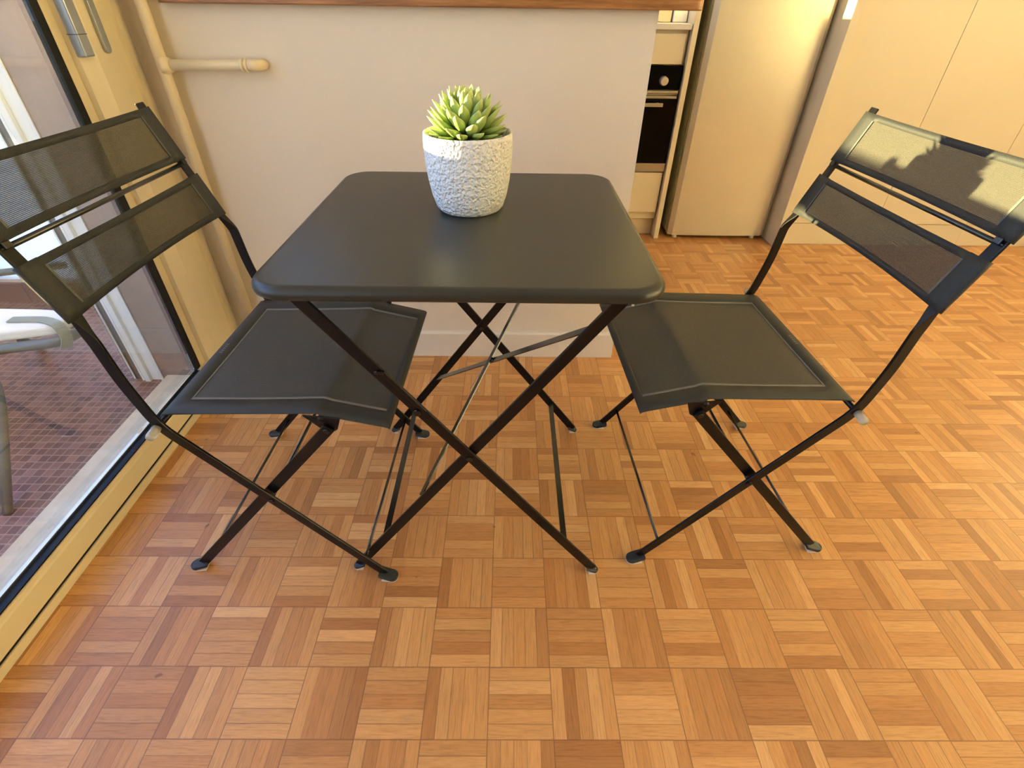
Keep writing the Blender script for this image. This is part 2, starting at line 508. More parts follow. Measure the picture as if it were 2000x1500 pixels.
def thing(name, label, cat, loc=(0, 0, 0), rz=0, group=None):
    o = bpy.data.objects.new(name, None); COL.objects.link(o)
    o.empty_display_size = .1
    o.location = loc; o.rotation_euler = (0, 0, rz); o['label'] = label; o['category'] = cat
    if group: o['group'] = group
    return o

def tag(o, label, cat, group=None, kind=None):
    o['label'] = label; o['category'] = cat
    if group: o['group'] = group
    if kind: o['kind'] = kind
    return o

def struct(name, bm, m, **k):
    o = link(name, bm, m, **k); o['kind'] = 'structure'
    return o

def dup(root):
    def rec(o, p):
        c = o.copy(); COL.objects.link(c)
        if p: c.parent = p
        for ch in list(o.children): rec(ch, c)
        return c
    return rec(root, None)

# ================================================================ SETTING
XW = -.975            # room face of the window wall
CE = 2.5
b = BM(); box(b, (-.975, -2.6, -.12), (3.7, 3.42, 0)); fl = struct('floor', b, M_FLOOR); fl['label'] = 'oak mosaic parquet floor in basket weave squares'
b = BM(); box(b, (-1.3, -2.7, CE), (3.8, 3.5, CE+.12)); struct('ceiling', b, M_CEIL)
b = BM(); box(b, (3.6, -2.6, 0), (3.72, 3.4, CE)); struct('wall_right', b, M_CEIL)
b = BM(); box(b, (-1.15, -2.72, 0), (3.72, -2.6, CE)); struct('wall_front', b, mat('bounce_cut_taupe', (.24, .21, .18), .8))  # unseen wall, paint made dark to cut bounce light and deepen contrast
b = BM(); box(b, (-1.15, 3.3, 0), (3.72, 3.42, CE)); struct('wall_back', b, M_CEIL)
# window wall: lintel, part beyond the door, kitchen part with its window opening
b = BM()
box(b, (-1.15, -2.6, 2.2), (XW, 3.3, CE))
box(b, (-1.15, -2.6, 0), (XW, -2.2, 2.2))
box(b, (-1.016, 1.50, 0), (XW-.001, 1.85, 2.2))
box(b, (-1.15, 1.85, 0), (XW, 3.3, 1.10))
box(b, (-1.15, 3.15, 1.10), (XW, 3.3, 2.2))
struct('wall_left', b, M_WALL)
# kitchen window (above the worktop level, behind the partition)
b = BM()
for y in (1.85, 2.49, 3.11): box(b, (-1.09, y, 1.10), (-1.03, y+.04, 2.2))
for z in (1.10, 2.16): box(b, (-1.09, 1.85, z), (-1.03, 3.15, z+.04))
struct('window_1', b, M_UPVC)
b = BM(); box(b, (-1.064, 1.88, 1.13), (-1.060, 3.12, 2.17))
gk = link('glass_pane', b, M_GLASS, parent=bpy.data.objects['window_1'])

# partition wall with the worktop on it
b = BM(); box(b, (XW, 1.522, 0), (.372, 1.64, 1.058)); box(b, (XW, 1.522, 1.058), (-.875, 1.64, CE))
struct('wall_partition', b, M_WALL)
b = BM()
prof = [(1.522, 0), (1.507, 0), (1.507, .097), (1.512, .104), (1.522, .104)]
prism(b, prof, -.955, .387, lambda a, c, x: (x, a, c))
prism(b, [(1.5225, 0), (1.655, 0), (1.655, .104), (1.5225, .104)], .3725, .387, lambda a, c, x: (x, a, c))
struct('baseboard_partition', b, M_WHITE)
# oak worktop
b = BM()
x0, x1, y0, y1, r = -.862, .474, 1.490, 1.95, .018
poly = []
for cx, cy, a0 in ((x1-r, y0+r, -90), (x1-r, y1-r, 0), (x0+r, y1-r, 90), (x0+r, y0+r, 180)):
    for k in range(7):
        a = math.radians(a0+k*15); poly.append((cx+r*math.cos(a), cy+r*math.sin(a)))
prism(b, poly, 1.0585, 1.0985)
tag(link('oak_worktop', b, M_OAK, bevel=.003), 'long oak worktop lying on top of the low partition wall', 'worktop')

# ---- sliding door to the balcony ------------------------------------------------
GX = -1.012
door = BM()
# threshold: low strip, groove, tall cream profile, top lip
prof = [(-.973, 0), (-.973, .023), (-.990, .023), (-.990, .031), (-.9745, .031), (-.9745, .083), (-.977, .088), (-.977, .098),
        (-.985, .100), (-1.005, .100), (-1.005, 0)]
prism(door, prof, -2.2, 1.505, lambda a, c, y: (a, y, c))
d1 = struct('door_1', door, M_UPVC)
b = BM(); box(b, (-.9895, -2.2, .0232), (-.9765, 1.4985, .0308)); link('dark_strip', b, M_BLACKRUB, parent=d1)  # black fill standing in for the shade inside the open groove
d1['label'] = 'sliding glass balcony door in a cream frame'
# right hand stile, stepped profile (x,y)
b = BM()
prof = [(-1.016, 1.2975), (-.9995, 1.297), (-.9995, 1.323), (-.984, 1.3235), (-.982, 1.327), (-.971, 1.352), (-.9665, 1.360), (-.966, 1.425),
        (-.9735, 1.428), (-.9735, 1.475), (-.966, 1.478), (-.966, 1.498), (-1.016, 1.498)]
prism(b, prof, .100, 2.2)
link('stile', b, M_UPVC, parent=d1)
# black gasket along the glass: vertical and bottom
b = BM(); box(b, (-1.013, 1.2735, .1005), (-1.0, 1.2965, 2.2))
prism(b, [(-.979, .1001), (-.979, .104), (-.987, .104), (-.990, .1012), (-.997, .1012), (-1.0, .105), (-1.0035, .105), (-1.0035, .1001)], -2.2, 1.273, lambda a, c, y: (a, y, c))
link('gasket', b, M_BLACKRUB, parent=d1)
b = BM(); box(b, (-1.012, -2.2, .1055), (-1.006, 1.273, 2.18))
link('glass_pane', b, M_GLASS, parent=d1)
b = BM(); box(b, (-1.06, -2.2, 2.14), (-.975, 1.2965, 2.2)); box(b, (-1.05, -2.2, .106), (-1.02, -2.13, 2.14)); box(b, (-1.05, -.95, .106), (-1.02, -.87, 2.14))
link('frame', b, M_UPVC, parent=d1)
# lever handle and recessed pull
b = BM()
box(b, (-.985, 1.319, .957), (-.962, 1.350, 1.20))
hd = link('handle', b, M_HANDLE, parent=d1, bevel=.003); hd['label'] = 'grey blue lever handle'
b = BM(); box(b, (-.9855, 1.3184, 1.000), (-.9616, 1.3504, 1.0012)); link('seam', b, M_BLACKRUB, parent=hd)
b = BM()
pts = []
for k in range(9):
    a = math.radians(180+k*22.5); pts.append((1.398+.011*math.cos(a), .970+.011*math.sin(a)))
pts += [(1.409, 1.20), (1.387, 1.20)]
prism(b, pts, -.9655, -.958, lambda a, c, x: (x, a, c))
hp = link('pull', b, M_HANDLE, parent=d1, bevel=.002)

# heating pipe in the corner with its branch
pr = thing('heating_pipe', 'cream painted vertical pipe in the corner beside the balcony door', 'pipe', (-.898, 1.488, 0))
b = BM(); tube(b, [(0, 0, 0), (0, 0, 1.2), (0, 0, CE)], .0140, 24); link('riser', b, M_PIPE, parent=pr, smooth=False)
for f in pr.children[0].data.polygons: f.use_smooth = True
b = BM(); tube(b, [(.002, -.003, .928), (.012, -.003, .928), (.024, -.003, .928)], [.021, .021, .016], 24)
tube(b, [(.008, -.003, .928), (.205, 0, .930), (.216, 0, .930)], .0128, 24)
link('branch', b, M_PIPE, parent=pr, smooth=True)
b = BM()
tube(b, [(.202, 0, .930), (.204, 0, .930), (.208, 0, .930), (.210, 0, .930)], [.0135, .0155, .0155, .0135], 24)
tube(b, [(.214, 0, .930), (.216, 0, .930), (.219, 0, .930), (.221, 0, .930)], [.0135, .0165, .0165, .0135], 24)
tube(b, [(.221, 0, .930), (.235, .001, .930), (.243, .006, .930), (.247, .017, .930), (.247, .033, .930)], [.0135, .0140, .0145, .014, .0135], 24)
link('end_cap', b, M_PIPE, parent=pr, smooth=True)

# ---- balcony ------------------------------------------------------------------
b = BM(); box(b, (-2.42, -2.8, -.12), (-1.0055, 1.90, 0)); struct('floor_balcony', b, M_TILE)
b = BM(); box(b, (-1.168, -2.6, .0005), (-1.006, 1.349, .022)); struct('window_sill', b, M_SILL)
b = BM(); box(b, (-1.195, 1.35, 0), (-1.018, 1.90, 2.45)); struct('wall_balcony', b, M_PINK)
b = BM(); box(b, (-1.195, 1.345, 0), (-1.185, 1.3495, 2.45)); box(b, (-1.262, 1.35, 0), (-1.1955, 1.41, 2.45)); box(b, (-1.244, 1.338, 0), (-1.226, 1.35, 2.45))
box(b, (-1.258, 1.344, 0), (-1.250, 1.35, 2.45))
po = tag(link('balcony_post', b, M_ALU, bevel=.0015), 'white metal post standing at the end of the pink stone wall', 'post')
b = BM(); box(b, (-1.286, 1.354, 0), (-1.2625, 1.38, 2.45)); link('dark_strip', b, mat('dark_seal', (.01, .025, .022), .4), parent=po)
b = BM(); box(b, (-1.292, 1.353, 0), (-1.2865, 1.382, 2.45)); link('edge_trim', b, M_ALU, parent=po)
# tiled skirting + end balustrade
b = BM()
for k in range(8):
    xa = -2.34+k*.145
    if xa < -1.30: box(b, (xa, 1.880, .0005), (min(xa+.142, -1.2), 1.895, .085))
struct('baseboard_balcony', b, M_SKIRT)
b = BM(); box(b, (-2.42, 1.90, 0), (-1.062, 1.93, .09)); box(b, (-2.42, 1.896, .086), (-1.19, 1.93, .10)); struct('trim_1', b, M_PARA)
fro = mat('frosted_glass', (.66, .78, .90), .6); fro.node_tree.nodes['Principled BSDF'].inputs['Transmission Weight'].default_value = .75
b = BM(); box(b, (-2.355, 1.905, .101), (-1.20, 1.915, .98))
gr = thing('glass_balustrade', 'frosted pale blue glass balustrade at the end of the balcony', 'balustrade', (0, 0, 0))
link('panel', b, fro, parent=gr)
b = BM(); box(b, (-2.355, 1.895, .981), (-1.20, 1.925, 1.01)); link('top_rail', b, M_GREEN, parent=gr)
# parapet toward the sunset: lower wall, narrow slit, upper band
b = BM(); box(b, (-2.46, -2.8, 0), (-2.36, 1.93, .782)); struct('wall_parapet', b, M_PARA)
b = BM(); box(b, (-2.45, -2.8, .826), (-2.37, 1.93, .957))
for y in (-2.5, -1.5, -.5, .5): box(b, (-2.43, y, .782), (-2.39, y+.05, .826))
tag(link('balcony_rail', b, M_PARA), 'solid painted rail band running above the balcony parapet', 'rail')
b = BM(); box(b, (-1.75, -2.8, 2.52), (-1.15, 1.95, 2.62)); struct('ceiling_balcony', b, M_CEIL)

# outdoor lounger seen through the glass
lg = thing('outdoor_lounger', 'outdoor chair with white cushion and olive strap behind the balcony glass', 'chair', (0, 0, 0))
b = BM()
# cushion: tapered slab with a rounded tip
corn = [(-2.25, .94), (-1.306, 1.222), (-1.300, 1.300), (-1.40, 1.316), (-2.25, 1.330)]
poly = fillet([(x, y, 0) for x, y in [(-2.25, 1.15)]+corn+[(-2.25, 1.15)]], .035, 6)[:-1]
prism(b, [(p.x, p.y) for p in poly], .266, .300)
link('cushion', b, M_CUSH, parent=lg, bevel=.010, seg=3)
b = BM()
rim = fillet([(-2.25, .928, .250), (-1.306, 1.212, .250), (-1.290, 1.300, .250), (-1.40, 1.318, .250), (-2.25, 1.332, .250)], .04, 6)
tube(b, rim, .0155, 14)
link('frame', b, M_GREEN, parent=lg, smooth=True)
b = BM(); tube(b, [(-1.275, .795, .0), (-1.300, .955, .205), (-1.325, 1.0, .242), (-1.42, 1.09, .248), (-1.52, 1.145, .250)], .0115, 14); link('leg', b, M_GREEN, parent=lg, smooth=True)
b = BM(); tube(b, [(-1.45, 1.235, .240), (-1.60, 1.38, .125), (-1.76, 1.54, .0)], .012, 12); link('leg', b, M_GREEN, parent=lg, smooth=True)
b = BM()
st = fillet([(-1.455, 1.243, .3035), (-1.36, 1.248, .3035), (-1.300, 1.222, .3035), (-1.286, 1.212, .262), (-1.300, 1.205, .232)], .025, 5)
for i in range(len(st)-1): bar(b, st[i], st[i+1], .028, .004, (0, 0, 1) if abs((st[i+1]-st[i]).normalized().z) < .7 else (1, -.5, 0))
link('strap', b, M_STRAP, parent=lg)
b = BM(); tube(b, [(-2.30, 1.74, .16), (-2.05, 1.80, .172), (-1.8, 1.86, .185)], .014, 12)
tag(link('balcony_tube', b, M_GREEN, smooth=True), 'grey green metal tube in front of the frosted balustrade', 'rail')

# ================================================================ KITCHEN SIDE
YK = 2.69
def cbox(name, a, bb, m, parent, bevel=.0015):
    o = parent.location; b = BM()
    box(b, (a[0]-o.x, a[1]-o.y, a[2]-o.z), (bb[0]-o.x, bb[1]-o.y, bb[2]-o.z))
    return link(name, b, m, parent=parent, bevel=bevel)
t = thing('oven_cabinet', 'cream kitchen base unit holding the black oven', 'cabinet', (.52, YK, 0))
cbox('body', (.225, YK+.02, .10), (.812, 3.28, .975), M_CREAM, t)
b = None
cbox('drawer', (.228, YK, .842), (.800, YK+.019, .962), M_CREAM, t)
cbox('drawer', (.228, YK, .142), (.806, YK+.019, .352), M_CREAM, t)
cbox('plinth', (.225, YK+.05, .001), (.812, YK+.07, .14), M_CREAM, t)
ov = thing('oven', 'built-in black glass oven with steel trims behind the partition end', 'oven', (.52, YK, .36))
cbox('control_panel', (.229, YK-.004, .737), (.810, YK+.0195, .838), M_OVEN, ov)
cbox('door', (.229, YK-.004, .402), (.810, YK+.0195, .712), M_OVEN, ov)
cbox('trim', (.229, YK-.006, .722), (.806, YK+.0195, .733), M_STEEL, ov)
cbox('trim', (.229, YK-.006, .700), (.804, YK-.0045, .711), M_STEEL, ov)
cbox('trim', (.229, YK-.005, .360), (.810, YK+.0195, .400), M_STEEL, ov)
hb = cbox('handle', (.30, YK-.040, .668), (.735, YK-.028, .684), M_STEEL, ov)
for xa_ in (-.21, .19):
    b = BM(); box(b, (xa_, -.028, .310), (xa_+.012, -.004, .322)); link('bracket', b, M_STEEL, parent=hb)
b = BM(); tube(b, [(.207, -.004, .415), (.207, -.022, .415), (.207, -.030, .415)], [.021, .020, .017], 28); link('knob', b, M_KNOB, parent=ov, smooth=False, bevel=.001)
# worktop over the oven
b = BM(); box(b, (-.95, YK-.015, .976), (.813, 3.28, 1.0)); tag(link('kitchen_worktop', b, M_WHITE, bevel=.003), 'pale kitchen worktop above the oven', 'worktop')
b = BM(); box(b, (.62, 2.78, 1.001), (.74, 2.90, 1.10)); tag(link('storage_box', b, M_CREAM, bevel=.004), 'small cream box standing on the kitchen worktop', 'box')
b = BM(); box(b, (.748, 2.775, 1.001), (.812, 2.90, 1.12)); tag(link('storage_box', b, mat('bright_white', (.85, .85, .83), .4), bevel=.004), 'bright white box beside the tall side panel on the worktop', 'box')
b = BM()
for k, (h_, m_) in enumerate(((.012, 0), (.014, 0), (.012, 0))):
    box(b, (.50, 2.79, 1.001+k*.018), (.611, 2.90, 1.001+k*.018+h_))
tag(link('tray_stack', b, mat('dark_red_wood', (.10, .03, .02), .5), bevel=.002), 'stack of dark trays at the end of the kitchen worktop', 'tray')
b = BM(); box(b, (.816, YK-.022, .001), (.840, 3.28, 2.2)); tag(link('side_panel', b, M_CREAM, bevel=.001), 'narrow cream end panel between the oven unit and the fridge', 'panel')
# fridge
fg = thing('fridge', 'tall pale metallic fridge between two cream panels', 'fridge', (1.165, 2.67, 0))
b = BM(); box(b, (-.275, .055, .03), (.262, .60, 1.95)); link('body', b, M_FRSIDE, parent=fg)
b = BM()
N = 24; fr_ = []
for k in range(N+1):
    u = k/N; x = -.272+u*.540
    e_ = min(u, 1-u)*.540
    y = -.004*(1-((u-.5)*2)**2) + (0.018*(1-min(e_/.016, 1))**2)
    fr_.append((x, y))
poly = fr_+[(.268, .05), (-.272, .05)]
prism(b, poly, .022, 1.95)
dr = link('door', b, M_FRIDGE, parent=fg, smooth=False)
for x in (-.225, .215):
    b = BM(); tube(b, [(x, .03, .0), (x, .03, .021)], .014, 14); link('foot', b, M_WHITE, parent=fg)
b = BM(); box(b, (-.270, .05, .03), (.262, .0548, 1.95)); link('gasket', b, M_BLACKRUB, parent=fg)
# tall end panel
b = BM(); box(b, (1.448, 2.562, .001), (1.484, 3.28, 2.2)); tag(link('side_panel', b, M_CREAM, bevel=.001), 'deep cream end panel right of the fridge', 'panel')
# wall of tall cupboards
seams = [1.4865, 1.988, 2.485, 2.98, 3.475]
names = ['cream tall cupboard directly right of the deep end panel', 'cream tall cupboard behind the back of the right chair', 'cream tall cupboard at the right edge of the view', 'cream tall cupboard beyond the right edge, next to the wall']
for k in range(4):
    xa, xb = seams[k], seams[k+1]
    t = thing('tall_cupboard', names[k], 'cupboard', ((xa+xb)/2, 2.61, 0), group='row of tall cream cupboards')
    cbox('body', (xa+.001, 2.629, .118), (xb-.001, 3.28, 2.2), M_CREAM, t)
    cbox('door', (xa+.0012, 2.61, .121), (xb-.0012, 2.628, 2.19), M_CREAM, t, bevel=.0008)
    cbox('plinth', (xa+.0005, 2.6135, .001), (xb-.0005, 2.627, .1175), M_CREAM, t, bevel=0)

# opal disc for the added fill light, out of view
cl = thing('fill_lamp', 'added round opal fill lamp under the ceiling, out of view', 'lamp', (1.3, .3, 2.5))
b = BM(); lathe(b, [(.05, -.001), (.05, -.04), (.46, -.05), (.48, -.06), (.48, -.07), (.46, -.078), (.0, -.078)], 40)
link('shade', b, mat('opal', (.85, .82, .75), .5), parent=cl, smooth=False)

# ================================================================ FOLDING CHAIR
def make_chair(label):
    """local: +x the way one sits facing, y across, z up; origin on the floor between the front feet"""
    t = thing('folding_chair', label, 'chair', group='pair of folding mesh chairs at the table')
    H = .2315
    fx = lambda a, c, y: (-a, y, c)          # a = distance backwards, c = height
    prof = fillet([(.006, .016), (.345, .462), (.366, .56), (.373, .640), (.378, .655), (.388, .683), (.430, .787), (.474, .902)], .03, 5)
    prof = [(p[0], p[1]) for p in prof]
    for s in (-1, 1):
        # long bar: front foot -> seat -> back
        b = BM(); y0 = s*H
        rows = []
        for (a_, z_) in prof:
            k_ = min(1, max(0, (z_-.640)/.045)); k_ = k_*k_*(3-2*k_)
            rows.append((a_, z_, .020*(1-k_)+.0052*k_, y0-s*(.0055*(1-k_)+.021*k_), y0))
        vribbon(b, rows, fx)
        lg_ = link('side_rail', b, M_FRAME, parent=t, bevel=.0012)
        foot(t, lg_, (-.004, s*(H-.003)), (1, s*.10))
        # short bar: rear foot -> seat bracket
        b = BM(); y1 = s*(H-.0135)
        ribbon(b, [(.432, .016), (.05, .455)], .022, y1-s*.0055, y1, fx)
        l2 = link('leg', b, M_FRAME, parent=t, bevel=.0012)
        foot(t, l2, (-.437, s*(H-.017)), (-1, s*.10))
        # bolts
        b = BM(); disc(b, (-.197, s*(H+.001), .268), (0, s, 0), .0055, .004); link('bolt', b, M_RIVET, parent=lg_)
        b = BM(); disc(b, (-.055, s*(H-.012), .450), (0, s, 0), .006, .004); link('bolt', b, M_RIVET, parent=l2)
        # seat bracket plate
        b = BM(); prism(b, [(.095, .478), (.028, .474), (.038, .446), (.052, .436), (.068, .448)], s*(H-.021), s*(H-.0245), fx)
        link('bracket', b, M_FRAME, parent=t, bevel=.001)
        # rod end with clear cap
        b = BM(); tube(b, [(-.346, s*(H+.001), .461), (-.346, s*(H+.021), .459), (-.346, s*(H+.025), .4585)], [.0082, .0082, .0065], 18)
        link('end_cap', b, M_CLEAR, parent=t, smooth=True)
        # little clip where the cross tube meets the rail
        b = BM(); prism(b, [(.4262, .7865), (.4300, .7965), (.4255, .7985), (.4215, .7885)], s*(H-.019), s*(H-.006), fx)
        link('clip', b, M_RIVET, parent=t, bevel=.0015)
    # cross rods
    b = BM(); tube(b, [(-.346, -H-.004, .461), (-.346, H+.004, .461)], .0055, 12); link('rod', b, M_FRAME, parent=t, smooth=True)
    for nm, a, z, r_, hw in (('rod', .045, .067, .0034, H-.004), ('rod', .388, .066, .0034, H-.018), ('rod', .197, .272, .0036, H-.006), ('rod', .4315, .7875, .0042, H-.004)):
        b = BM(); tube(b, [(-a, -hw, z), (-a, 0, z), (-a, hw, z)], r_, 12); link('rod', b, M_ROD, parent=t, smooth=True)
    b = BM(); tube(b, [(-.064, -H+.02, .470), (-.064, H-.02, .470)], .006, 12); sf = link('seat_frame', b, M_FRAME, parent=t, smooth=True)
    b = BM(); tube(b, [(.048, -.195, .445), (.048, .195, .445)], .0052, 12); link('seat_frame', b, M_FRAME, parent=t, smooth=True)
    # two support straps under the front flap
    for ya, yb in ((.004, .05), (-.056, -.05)):
        b = BM()
        pts = fillet([(-.075, yb, .466), (-.02, ya+(yb-ya)*.35, .448), (.05, ya, .4435)], .05, 4)
        for i in range(len(pts)-1): bar(b, pts[i], pts[i+1], .011, .003, (0, 0, 1))
        link('strap', b, M_FRAME, parent=sf)
    # seat fabric: rear edge - fold - front flap, slight sag
    W_ = .207
    path = [(.353, .4655), (.350, .4680), (.34, .4700), (.27, .4735), (.20, .476), (.13, .4785), (.085, .4805), (.071, .4808), (.064, .4790), (.057, .4755), (.02, .4672), (-.02, .4582), (-.046, .4522), (-.053, .4500), (-.056, .4470)]
    L = [0]
    for i in range(1, len(path)): L.append(L[-1]+math.dist(path[i], path[i-1]))
    LT = L[-1]; UU = [x/LT for x in L]
    def along(s_):
        s_ *= LT
        for i in range(1, len(L)):
            if s_ <= L[i]+1e-9:
                k = (s_-L[i-1])/(L[i]-L[i-1]); return (path[i-1][0]*(1-k)+path[i][0]*k, path[i-1][1]*(1-k)+path[i][1]*k)
        return path[-1]
    def PS(u, v, off=0):
        a, c = along(u); y = -W_+2*W_*v
        sag = -.005*(1-(y/W_)**2)*math.sin(math.pi*min(1, max(0, (.352-a)/.29)))
        return (-a, y, c+sag+off)
    VV = [k/20 for k in range(21)]
    b = BM(); gsheet(b, PS, UU, VV, .0012, LT, 2*W_)
    seat = link('seat', b, M_SEATM, parent=t, smooth=True)
    uh, ul = .036/LT, 1-.016/LT
    vh = .040/(2*W_)
    us = sorted(set([uh, ul]+UU)); vs = sorted(set([vh, 1-vh]+[x for x in VV if x < vh-.01 or vh+.01 < x < 1-vh-.01 or x > 1-vh+.01]))
    def mh(i, j):
        return us[i] < uh-1e-6 or us[i] >= ul-1e-6 or vs[j] < vh-1e-6 or vs[j] >= 1-vh-1e-6
    b = BM(); gsheet(b, lambda u, v: PS(u, v, .0014), us, vs, .0011, LT, 2*W_, mh)
    link('hem', b, M_HEM, parent=seat, smooth=True)
    q = .0062/(2*W_); q2 = .003/LT
    us2 = sorted(set([uh, uh+q2, ul]+[x for x in UU if uh+q2 < x < ul])); vs2 = sorted(set([vh, vh+q, 1-vh-q, 1-vh]+[x for x in VV if vh+q < x < 1-vh-q]))
    def ms(i, j):
        return us2[i] < uh+q2-1e-6 or vs2[j] < vh+q-1e-6 or vs2[j] >= 1-vh-q-1e-6
    b = BM(); gsheet(b, lambda u, v: PS(u, v, .0012), us2, vs2, .0010, LT, 2*W_, ms)
    link('stitching', b, M_STITCH, parent=seat, smooth=True)
    # small worn maker's mark pressed into the rear hem
    b = BM()
    for k in range(5):
        yy = -.016+k*.0075
        bar(b, PS(.030, .5+yy/(2*W_), .0023), PS(.046, .5+(yy+.002)/(2*W_), .0023), .0014, .0004, (0, 0, 1))
        bar(b, PS(.032, .5+(yy+.003)/(2*W_), .0023), PS(.044, .5+(yy-.0015)/(2*W_), .0023), .0012, .0004, (0, 0, 1))
    link('mark', b, M_STITCH, parent=seat)
    # back panels: (a,z) low end, high end, along the rails
    def panel(lo, hi, sag):
        lo, hi = Vector(lo), Vector(hi); d = (hi-lo); ln = d.length; d.normalize()
        f_ = Vector((-d.y, d.x))              # towards the sitter
        if f_.x > 0: f_ = -f_
        Wp = .2345
        def PP(u, v, off=0):
            y = -Wp+2*Wp*v; m_ = 1-(y/Wp)**2
            q = lo+d*ln*u
            q = q+d*(.011*sag*m_*(1-u)-.002*m_*u)
            q = q+f_*(.0038+off-.003*m_)
            return (-q.x, y, q.y)
        us = [0, .013/ln, .2, .35, .5, .65, .8, 1-.013/ln, 1]
        vh = .040/(2*Wp); sw = .004/(2*Wp)
        vs = [0, vh*.5, vh-sw, vh]+[vh+(1-2*vh)*k/24 for k in range(1, 24)]+[1-vh, 1-vh+sw, 1-vh*.5, 1]
        b = BM(); gsheet(b, PP, us, vs, .0011, ln, 2*Wp)
        pn = link('back_panel', b, M_MESH, parent=t, smooth=True)
        b = BM(); gsheet(b, lambda u, v: PP(u, v, .0013), us, vs, .0011, ln, 2*Wp, lambda i, j: i == 0 or i == len(us)-2 or vs[j] < vh-1e-6 or vs[j] >= 1-vh-1e-6)
        link('hem', b, M_HEM, parent=pn, smooth=True)
        for va in (2, len(vs)-4):
            b = BM(); gsheet(b, lambda u, v: PP(u, v, .0023), us[1:-1], vs[va:va+2], .0009, ln, 2*Wp)
            link('stitching', b, M_SEAM, parent=pn)
        for s in (-1, 1):
            b = BM()
            loop = [(s*(Wp-.0002), .0038), (s*(Wp+.0004), .0), (s*(Wp-.0006), -.0038), (s*(Wp-.012), -.0048), (s*(Wp-.024), -.0045), (s*(Wp-.038), .0022)]
            def SL(u, v):
                k = v*(len(loop)-1); i = min(int(k), len(loop)-2); f2 = k-i
                y = loop[i][0]*(1-f2)+loop[i+1][0]*f2; o2 = loop[i][1]*(1-f2)+loop[i+1][1]*f2
                q = lo+d*ln*u+f_*o2+d*(.011*sag*(1-(y/Wp)**2)*(1-u))
                return (-q.x, y, q.y)
            sheet(b, SL, 6, 15, .0011, ln, .06)
            link('sleeve', b, M_HEM, parent=pn, smooth=True)
    panel((.3865, .676), (.4205, .764), .7)
    panel((.4330, .7935), (.4715, .892), .3)
    return t

def foot(t, leg, xy, d):
    """shoe: rounded slab with a hole, white felt under it"""
    dx, dy = d; n = math.hypot(dx, dy); dx /= n; dy /= n
    px, py = -dy, dx
    def outline(w, l0, l1, k=8):
        pts = [(-w, l0), ]
        out = []
        for i in range(k+1):
            a = math.pi*i/k; out.append((w*math.cos(a), l1-w+w*math.sin(a)))
        out += [(-w, l0), (w, l0)]
        return out
    def mapf(tilt, z0):
        def f(a, l, z):
            return (xy[0]+dx*l+px*a, xy[1]+dy*l+py*a, z0+z+max(0, -l+.012)*tilt)
        return f
    b = BM(); prism(b, outline(.0135, -.016, .026), .0018, .0105, mapf(.35, 0))
    s = link('foot', b, M_FOOT, parent=leg, bevel=.0015)
    b = BM(); prism(b, outline(.0132, -.010, .0256), .0, .0017, mapf(0, 0)); link('felt_pad', b, M_FELT, parent=leg)
    b = BM(); c = mapf(0, 0)(0, .010, .0105); disc(b, c, (0, 0, 1), .0040, .0014); link('screw', b, M_RIVET, parent=leg)

ch = make_chair('dark mesh folding chair on the left, back towards the balcony door')
ch.location = (-.2625, .858, 0); ch.rotation_euler = (0, 0, math.radians(-1.37))
ch2 = dup(ch)
ch2['label'] = 'dark mesh folding chair on the right, sunlight on its upper back panel'
ch2.location = (.2985, .9065, 0); ch2.rotation_euler = (0, 0, math.radians(180+2.37))

# ================================================================ FOLDING TABLE
T = thing('folding_table', 'square dark metal folding table on crossed legs between the chairs', 'table', (-.069, .89, 0))
ox, oy = -.069, .89
ZT = .755
b = BM()
X0, X1, Y0, Y1, R_ = -.369-ox, .228-ox, .601-oy, 1.182-oy, .052
def rr_loop(inset, z, n=8):
    r_ = R_-inset*.55; out = []
    for cx_, cy_, a0 in ((X1-inset-r_, Y0+inset+r_, -90), (X1-inset-r_, Y1-inset-r_, 0), (X0+inset+r_, Y1-inset-r_, 90), (X0+inset+r_, Y0+inset+r_, 180)):
        for k in range(n+1):
            a = math.radians(a0+k*90/n); out.append(b.verts.new((cx_+r_*math.cos(a), cy_+r_*math.sin(a), z)))
    return out
prof = [(.004, -.021), (.001, -.018), (0, -.012), (.001, -.007), (.004, -.003), (.008, -.0008), (.012, 0)]
loops = [rr_loop(.02, ZT-.012)]+[rr_loop(.012, ZT-.020)]+[rr_loop(i_, ZT+z_) for i_, z_ in prof]
for A_, B_ in zip(loops[:-1], loops[1:]):
    n_ = len(A_)
    for i in range(n_): b.faces.new((A_[i], A_[(i+1) % n_], B_[(i+1) % n_], B_[i]))
b.faces.new(loops[0]); b.faces.new(loops[-1])
tp = link('tabletop', b, M_TABLE, parent=T, smooth=True)
mod = tp.modifiers.new('wn', 'WEIGHTED_NORMAL'); mod.keep_sharp = False; mod.weight = 100
for p_ in tp.data.polygons:
    if len(p_.vertices) > 10: p_.use_smooth = False

